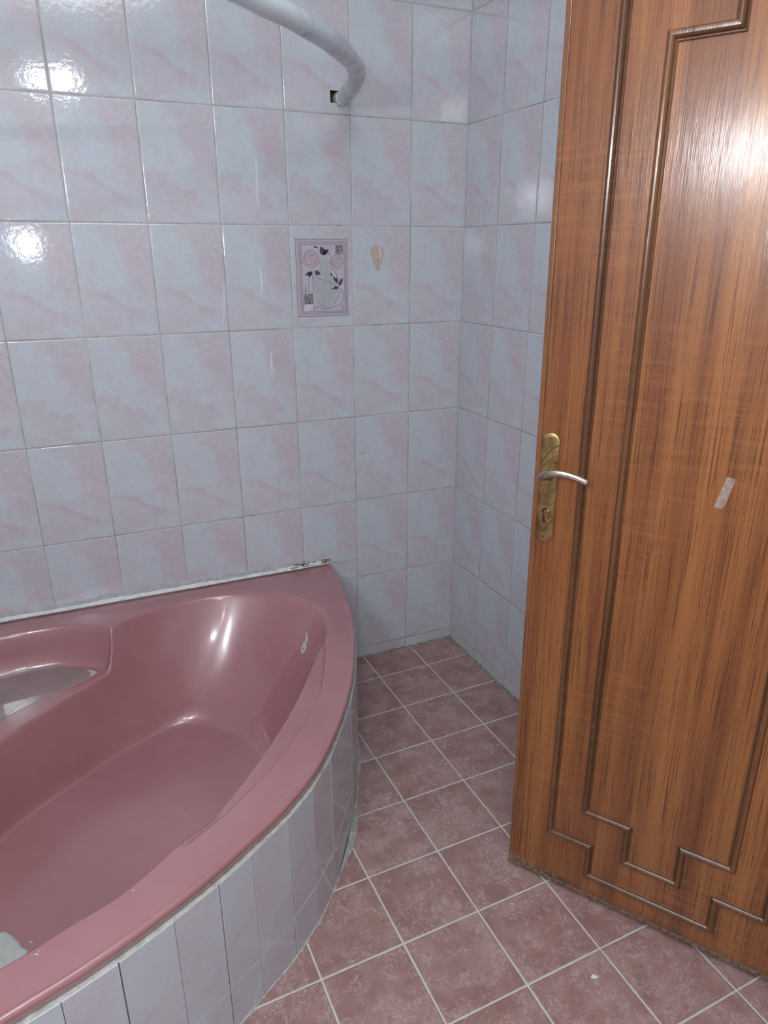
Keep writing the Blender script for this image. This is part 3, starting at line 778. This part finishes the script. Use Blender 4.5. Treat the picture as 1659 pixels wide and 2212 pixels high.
# domed plate as nested rings
rings = []
for f, d in ((1.0, .0), (1.0, .0018), (.96, .0030), (.88, .0036), (.5, .0039), (.05, .0040)):
    dz = (1-f)*pw
    P = stad(pxc, pz0+dz, pz1-dz, pw*f)
    rings.append([bm.verts.new(df(a, b, d)) for a, b in P])
for a, b in zip(rings, rings[1:]):
    for k in range(len(a)): bm.faces.new((a[k], a[(k+1) % len(a)], b[(k+1) % len(a)], b[k]))
bm.faces.new(rings[-1])
plate = frombm('lock_plate', bm, MT['brass'], door, True); tag(plate, 'aged brass lock plate')
for side in (0, 1):
    for j in range(4):
        bm = bmesh.new(); P = []
        for k in range(13):
            t = k/12
            if side == 0:
                a = pxc-pw*.93+pw*1.86*t; b = 1.062-j*.0065+.030*math.sin(t*PI/2)*(1-.12*j)-.012*(1-t)
            else:
                a = pxc-pw*.93+pw*1.86*t; b = .902+j*.0048+.034*(1-math.cos(t*PI/2))*(1-.1*j)
            P.append((a, b))
        ribbon(bm, P, .0016 if j else .0028, .0034, .0056 if j % 2 else .0046, df)
        frombm('engraved_ridge', bm, MT['brass'] if j % 2 else MT['brassdark'], plate)
for x, z in ((.031, 1.105), (.029, .895)):
    bm = bmesh.new(); addprism(bm, [(x+.0027*math.cos(a), z+.0027*math.sin(a)) for a in np.linspace(0, 2*PI, 13)[:-1]], .003, .0044, df)
    sc = frombm('screw', bm, MT['brassdark'], plate)
# keyhole with cylinder
bm = bmesh.new(); kc = (.0295, .951)
P = [(kc[0]+.0072*math.cos(a), kc[1]+.0072*math.sin(a)) for a in np.linspace(-PI*.30, PI*1.30, 16)]
P += [(kc[0]-.0042, kc[1]-.020), (kc[0]-.003, kc[1]-.0235), (kc[0]+.0005, kc[1]-.025), (kc[0]+.0042, kc[1]-.0225)]
addprism(bm, P, .0030, .0043, df); frombm('keyhole', bm, MT['black'], plate)
bm = bmesh.new(); c2 = (.0325, .9495)
addprism(bm, [(c2[0]+.0062*math.cos(a), c2[1]+.0062*math.sin(a)) for a in np.linspace(0, 2*PI, 21)[:-1]], .0035, .0062, df)
addprism(bm, [(c2[0]-.0030, c2[1]-.004), (c2[0]+.0040, c2[1]-.004), (c2[0]+.0036, c2[1]-.018), (c2[0]+.0015, c2[1]-.0225), (c2[0]-.0015, c2[1]-.018)], .0035, .0050, df)
cyl = frombm('lock_cylinder', bm, MT['brass'], plate)
bm = bmesh.new(); ribbon(bm, [(c2[0]-.0040, c2[1]-.003), (c2[0]+.0040, c2[1]+.003)], .0011, .006, .0066, df); frombm('key_slot', bm, MT['black'], plate)
# lever: rose, neck and a fluted bar curving towards its tip
lev = []
ctrl = [(.0335, .004, 1.0290), (.0330, .018, 1.0300), (.0305, .034, 1.0330), (.0310, .046, 1.0370), (.0400, .052, 1.0430),
        (.0560, .052, 1.0490), (.0760, .050, 1.0500), (.0980, .047, 1.0460), (.1160, .044, 1.0400), (.1225, .043, 1.0372)]
CP = spline(ctrl, 8)
bm = bmesh.new(); rings = []; seg = 40
for i, p in enumerate(CP):
    p = Vector((p[0], -p[1], p[2]))
    a = Vector((CP[max(0, i-1)][0], -CP[max(0, i-1)][1], CP[max(0, i-1)][2])); b = Vector((CP[min(len(CP)-1, i+1)][0], -CP[min(len(CP)-1, i+1)][1], CP[min(len(CP)-1, i+1)][2]))
    d = (b-a).normalized(); u = Vector((0, 0, 1)); u = (u-d*u.dot(d)).normalized(); v = d.cross(u); t = i/(len(CP)-1)
    ru_ = .0076 if t < .3 else .0076-.0020*(t-.3)/.7; rv_ = .0060
    if t < .12: ru_ = .0075; rv_ = .0060
    if t > .97: ru_ *= .8; rv_ *= .8
    fl = 0.0 if t < .2 else min(1, (t-.2)*5)
    rings.append([bm.verts.new(p+(u*ru_*math.cos(2*PI*k/seg)+v*rv_*math.sin(2*PI*k/seg))*(1+.07*fl*math.cos(10*2*PI*k/seg))) for k in range(seg)])
for a, b in zip(rings, rings[1:]):
    for k in range(seg): bm.faces.new((a[k], a[(k+1) % seg], b[(k+1) % seg], b[k]))
bm.faces.new(rings[0]); bm.faces.new(rings[-1][::-1])
lv = frombm('lever_handle', bm, MT['lever'], door, True); tag(lv, 'fluted greyish metal lever handle')
bm = bmesh.new(); addprism(bm, [(.0335+.0105*math.cos(a), 1.029+.0105*math.sin(a)) for a in np.linspace(0, 2*PI, 25)[:-1]], .0035, .0075, df)
frombm('collar', bm, MT['brassdark'], lv)
# remnant of clear tape
bm = bmesh.new(); addprism(bm, [(.3535, 1.0765), (.3680, 1.0735), (.3580, 1.0240), (.3520, 1.0155), (.3400, 1.0170)], .0002, .0007, df)
tag(frombm('tape_strip', bm, MT['tape'], door), 'short slanted piece of frosted clear tape')
# hinges on the far stile
for z in (.25, 1.0, 1.75):
    bm = bmesh.new(); tube(bm, [(DW+.004, -.004, z-.05), (DW+.004, -.004, z+.05)], .006, 16)
    frombm('hinge', bm, MT['brassdark'], door)

# ------------------------------------------------------------------ shower curtain rod
rod = empty('shower_curtain_rod', (-.421, 0, 1.876))
tag(rod, 'curved shower curtain rod wrapped in cloudy film, its end set in the back wall', 'curtain rod')
RP = [(-.418, .006, 1.876), (-.420, -.02, 1.875), (-.440, -.085, 1.871), (-.469, -.222, 1.870), (-.518, -.363, 1.870), (-.596, -.490, 1.870), (-.679, -.590, 1.870),
      (-.764, -.679, 1.870), (-.845, -.749, 1.870), (-.96, -.84, 1.871), (-1.12, -.95, 1.872), (-1.32, -1.06, 1.872), (-1.55, -1.15, 1.872), (-1.80, -1.20, 1.872), (-2.015, -1.21, 1.872)]
bm = bmesh.new(); R_ = spline(RP, 10)
def rr(t): return (.0135 if t < .03 else min(.0215, .0135+(t-.03)*.075))*(1+.025*math.sin(t*70))
tube(bm, R_, rr, 28); o = frombm('rod', bm, MT['rod'], None, True); adopt(o, rod)
bm = bmesh.new(); tube(bm, [(-.4225, .014, 1.8755), (-.4235, -.004, 1.8745), (-.4250, -.016, 1.8735)], lambda t: .0200-.0010*t, 28)
o = frombm('end_socket', bm, MT['cream'], None, False); adopt(tag(o, 'cream plastic end socket'), rod)

# ------------------------------------------------------------------ rose decor panel on the wall (printed, generic flowers)
DEC = empty('decor_panel', (-.494, 0, 1.272))
tag(DEC, 'small upright rose picture panel printed in mauve and grey on the tiled back wall', 'wall decor')
def Z6(px, py): return (-.5765+(px-138)/692*.1635, 1.4965-(py-168)/1048*.2240)
def dpart(name, build, mat):
    bm = bmesh.new(); build(bm); o = frombm(name, bm, mat); adopt(o, DEC); return o
def rect(x0, y0, x1, y1): return [Z6(x0, y0), Z6(x1, y0), Z6(x1, y1), Z6(x0, y1)]
dpart('border', lambda bm: addprism(bm, rect(128, 168, 828, 1220), 0, .0010, wf), MT['decbase'])
dpart('inner_field', lambda bm: addprism(bm, rect(205, 240, 782, 1155), .0009, .0013, wf), MT['decin'])
def frame_lines(bm):
    for x0, y0, x1, y1, w in ((128, 168, 828, 1220, .0008), (178, 208, 806, 1180, .0009), (203, 238, 784, 1157, .0010)):
        P = rect(x0, y0, x1, y1)
        for i in range(4): ribbon(bm, [P[i], P[(i+1) % 4]], w, .0009, .0015, wf)
dpart('frame_line', frame_lines, MT['decline'])
def blob(cx_, cy_, rx, ry, k=.08, n=26, ph=0):
    return [Z6(cx_+rx*(1+k*math.sin(5*a+ph))*math.cos(a), cy_+ry*(1+k*math.cos(4*a+ph))*math.sin(a)) for a in np.linspace(0, 2*PI, n+1)[:-1]]
dpart('grey_shade', lambda bm: (addprism(bm, [Z6(*q) for q in spline([(470, 410), (545, 430), (600, 700), (650, 860), (640, 1000), (540, 1070), (430, 1050), (385, 960), (360, 800), (350, 660), (440, 560)], 4, True)], .0012, .0015, wf)), MT['decgrey'])
for (cx_, cy_, s) in ((335, 435, 1.0), (680, 465, .82)):
    o = dpart('rose', lambda bm: addprism(bm, blob(cx_, cy_, 118*s, 128*s), .0013, .0017, wf), MT['decrose'])
    def petals(bm):
        sp_ = [Z6(cx_+s*(14+a*9)*math.cos(a+1), cy_+s*(14+a*9.4)*math.sin(a+1)) for a in np.linspace(0, 9.2, 50)]
        ribbon(bm, sp_, .0008, .0016, .0020, wf)
        for a0, r in ((.3, 105), (2.2, 112), (4.1, 100), (5.3, 88)):
            P = [Z6(cx_+s*r*(1+.1*math.sin(3*t))*math.cos(a0+t), cy_+s*r*math.sin(a0+t)) for t in np.linspace(0, 1.3, 12)]
            ribbon(bm, P, .0007, .0016, .0020, wf)
    bm = bmesh.new(); petals(bm); p = frombm('petal_line', bm, MT['decline']); p.parent = o
    bm = bmesh.new()
    for k in range(7):
        a = random.uniform(0, 6.28); r = random.uniform(20, 90)*s
        P = [Z6(cx_+r*math.cos(a+t), cy_+r*math.sin(a+t)) for t in np.linspace(0, .5, 5)]
        ribbon(bm, P, .0011, .0017, .0021, wf)
    p = frombm('petal_highlight', bm, MT['decpale']); p.parent = o
def leaf_poly(ax, ay, bx, by, w):
    P = []; n = 10
    for side in (1, -1):
        rng = range(n+1) if side == 1 else range(n-1, 0, -1)
        for k in rng:
            t = k/n; x = ax+(bx-ax)*t; y = ay+(by-ay)*t; l = math.hypot(bx-ax, by-ay)
            ww = w*math.sin(PI*t**.8)*(1.0 if side == 1 else .75)
            P.append(Z6(x-(by-ay)/l*ww*side, y+(bx-ax)/l*ww*side))
    return P
for q in ((495, 385, 470, 262, 44), (500, 380, 575, 275, 30), (340, 605, 238, 660, 26), (335, 610, 290, 690, 20), (375, 600, 455, 640, 34), (640, 660, 690, 775, 30), (705, 805, 755, 690, 26), (590, 620, 620, 680, 12), (700, 835, 585, 830, 26), (365, 262, 440, 290, 12)):
    dpart('leaf', lambda bm: addprism(bm, leaf_poly(*q), .0014, .0019, wf), MT['decleaf'])
for q in ((650, 650, 668, 700, 14), (735, 710, 752, 676, 9), (600, 828, 640, 812, 10), (455, 650, 490, 690, 14), (255, 668, 285, 690, 9), (548, 300, 580, 280, 10)):
    dpart('leaf_highlight', lambda bm: addprism(bm, leaf_poly(*q), .0017, .0022, wf), MT['decpale'])
def stems(bm):
    for L in ([(370, 640), (430, 700), (520, 740), (620, 770), (690, 820), (745, 880), (765, 960), (735, 1040), (660, 1090), (560, 1105), (440, 1090), (360, 1100), (285, 1155)],
              [(600, 560), (650, 600), (685, 700), (695, 800)], [(660, 840), (690, 900), (680, 980), (620, 1050), (530, 1085), (440, 1050), (400, 990)],
              [(345, 610), (345, 900)], [(285, 690), (285, 890)], [(440, 1140), (470, 1100)], [(340, 1155), (345, 1060)], [(715, 1090), (770, 1150)], [(740, 1060), (765, 1130)]):
        ribbon(bm, [Z6(*p) for p in spline(L, 6)], .0009, .0015, .0020, wf)
    for k in range(9):
        ribbon(bm, [Z6(232+random.uniform(-6, 10), 800+k*11), Z6(252+random.uniform(-6, 6), 812+k*11)], .0009, .0015, .0020, wf)
    for k in range(12):
        x = random.uniform(455, 600); ribbon(bm, [Z6(x, random.uniform(1105, 1125)), Z6(x+random.uniform(-20, 20), random.uniform(1125, 1145))], .0008, .0015, .0020, wf)
    for k in range(10):
        x, y = random.uniform(548, 605), random.uniform(320, 370); ribbon(bm, [Z6(x, y), Z6(x+random.uniform(-16, 16), y+random.uniform(-16, 16))], .0008, .0015, .0020, wf)
dpart('stem', stems, MT['decline'])
def glints(bm):
    for k in range(60):
        x, y = random.gauss(540, 80), random.gauss(1000, 45)
        if not (395 < x < 690 and 900 < y < 1075): continue
        ribbon(bm, [Z6(x, y), Z6(x+random.uniform(-14, 14), y+random.uniform(-16, 16))], .0011, .0014, .0018, wf)
dpart('glint', glints, MT['decpale'])
for r_ in ((666, 250, 768, 370), (218, 905, 342, 1052)):
    dpart('mottled_square', lambda bm: addprism(bm, rect(*r_), .0013, .0018, wf), MT['decspeck'])
dpart('pale_square', lambda bm: addprism(bm, rect(218, 1056, 342, 1153), .0013, .0016, wf), MT['decpale'])

# ------------------------------------------------------------------ adhesive wall hook remnant
HK = empty('adhesive_hook', (-.313, 0, 1.43))
tag(HK, 'peach balloon-shaped adhesive hook plate stuck on the wall right of the rose panel', 'wall hook')
def hpart(name, polys, mat, d0, d1):
    bm = bmesh.new()
    for P in polys: addprism(bm, P, d0, d1, wf)
    o = frombm(name, bm, mat); adopt(o, HK)
    if d1-d0 > .001:
        m = o.modifiers.new('bevel', 'BEVEL'); m.width = .0008; m.segments = 2
    return o
def zc_(cx_, cy_, rx, ry, n=28): return [Z6(cx_+rx*math.cos(a), cy_+ry*math.sin(a)) for a in np.linspace(0, 2*PI, n+1)[:-1]]
plate_o = [(1255, 243), (1310, 262), (1345, 300), (1355, 350), (1340, 405), (1305, 440), (1300, 462), (1285, 490), (1240, 490), (1212, 462), (1205, 440), (1172, 400), (1158, 345), (1172, 290), (1208, 255)]
hpart('plate', [[Z6(*p) for p in spline(plate_o, 4, True)]], MT['peach'], 0, .0030)
hpart('ear', [[Z6(*p) for p in spline([(1212, 455), (1195, 468), (1200, 500), (1222, 510), (1240, 490), (1232, 465)], 3, True)]], MT['peach'], 0, .0034)
hpart('ear', [[Z6(*p) for p in spline([(1302, 455), (1322, 468), (1318, 500), (1298, 510), (1280, 490), (1286, 465)], 3, True)]], MT['peach'], 0, .0034)
hpart('tab', [[Z6(1228, 480), Z6(1292, 480), Z6(1295, 570), Z6(1288, 583), Z6(1234, 583), Z6(1226, 572)]], MT['peach'], 0, .0032)
bm = bmesh.new(); ribbon(bm, [Z6(*p) for p in ((1288, 255), (1296, 330), (1304, 390), (1302, 436))], .0028, .0030, .0036, wf); adopt(frombm('white_streak', bm, MT['drip']), HK)
hpart('pin_hole', [zc_(1260, 455, 8, 8, 10)], MT['black'], .0030, .0034)

# ------------------------------------------------------------------ paint flake on the floor
bm = bmesh.new()
P = [(-.4085, -1.3745), (-.4010, -1.3705), (-.3925, -1.3765), (-.3935, -1.3820), (-.4030, -1.3800)]
vs = [bm.verts.new((x, y, .0008+.0022*(i % 2))) for i, (x, y) in enumerate(P)]; f = bm.faces.new(vs)
r = bmesh.ops.extrude_face_region(bm, geom=[f]); [setattr(v, 'co', v.co+Vector((0, 0, .0008))) for v in r['geom'] if isinstance(v, bmesh.types.BMVert)]
tag(frombm('paint_flake', bm, MT['drip']), 'tiny white paint flake lying on the floor tile in front of the door', 'paint flake')
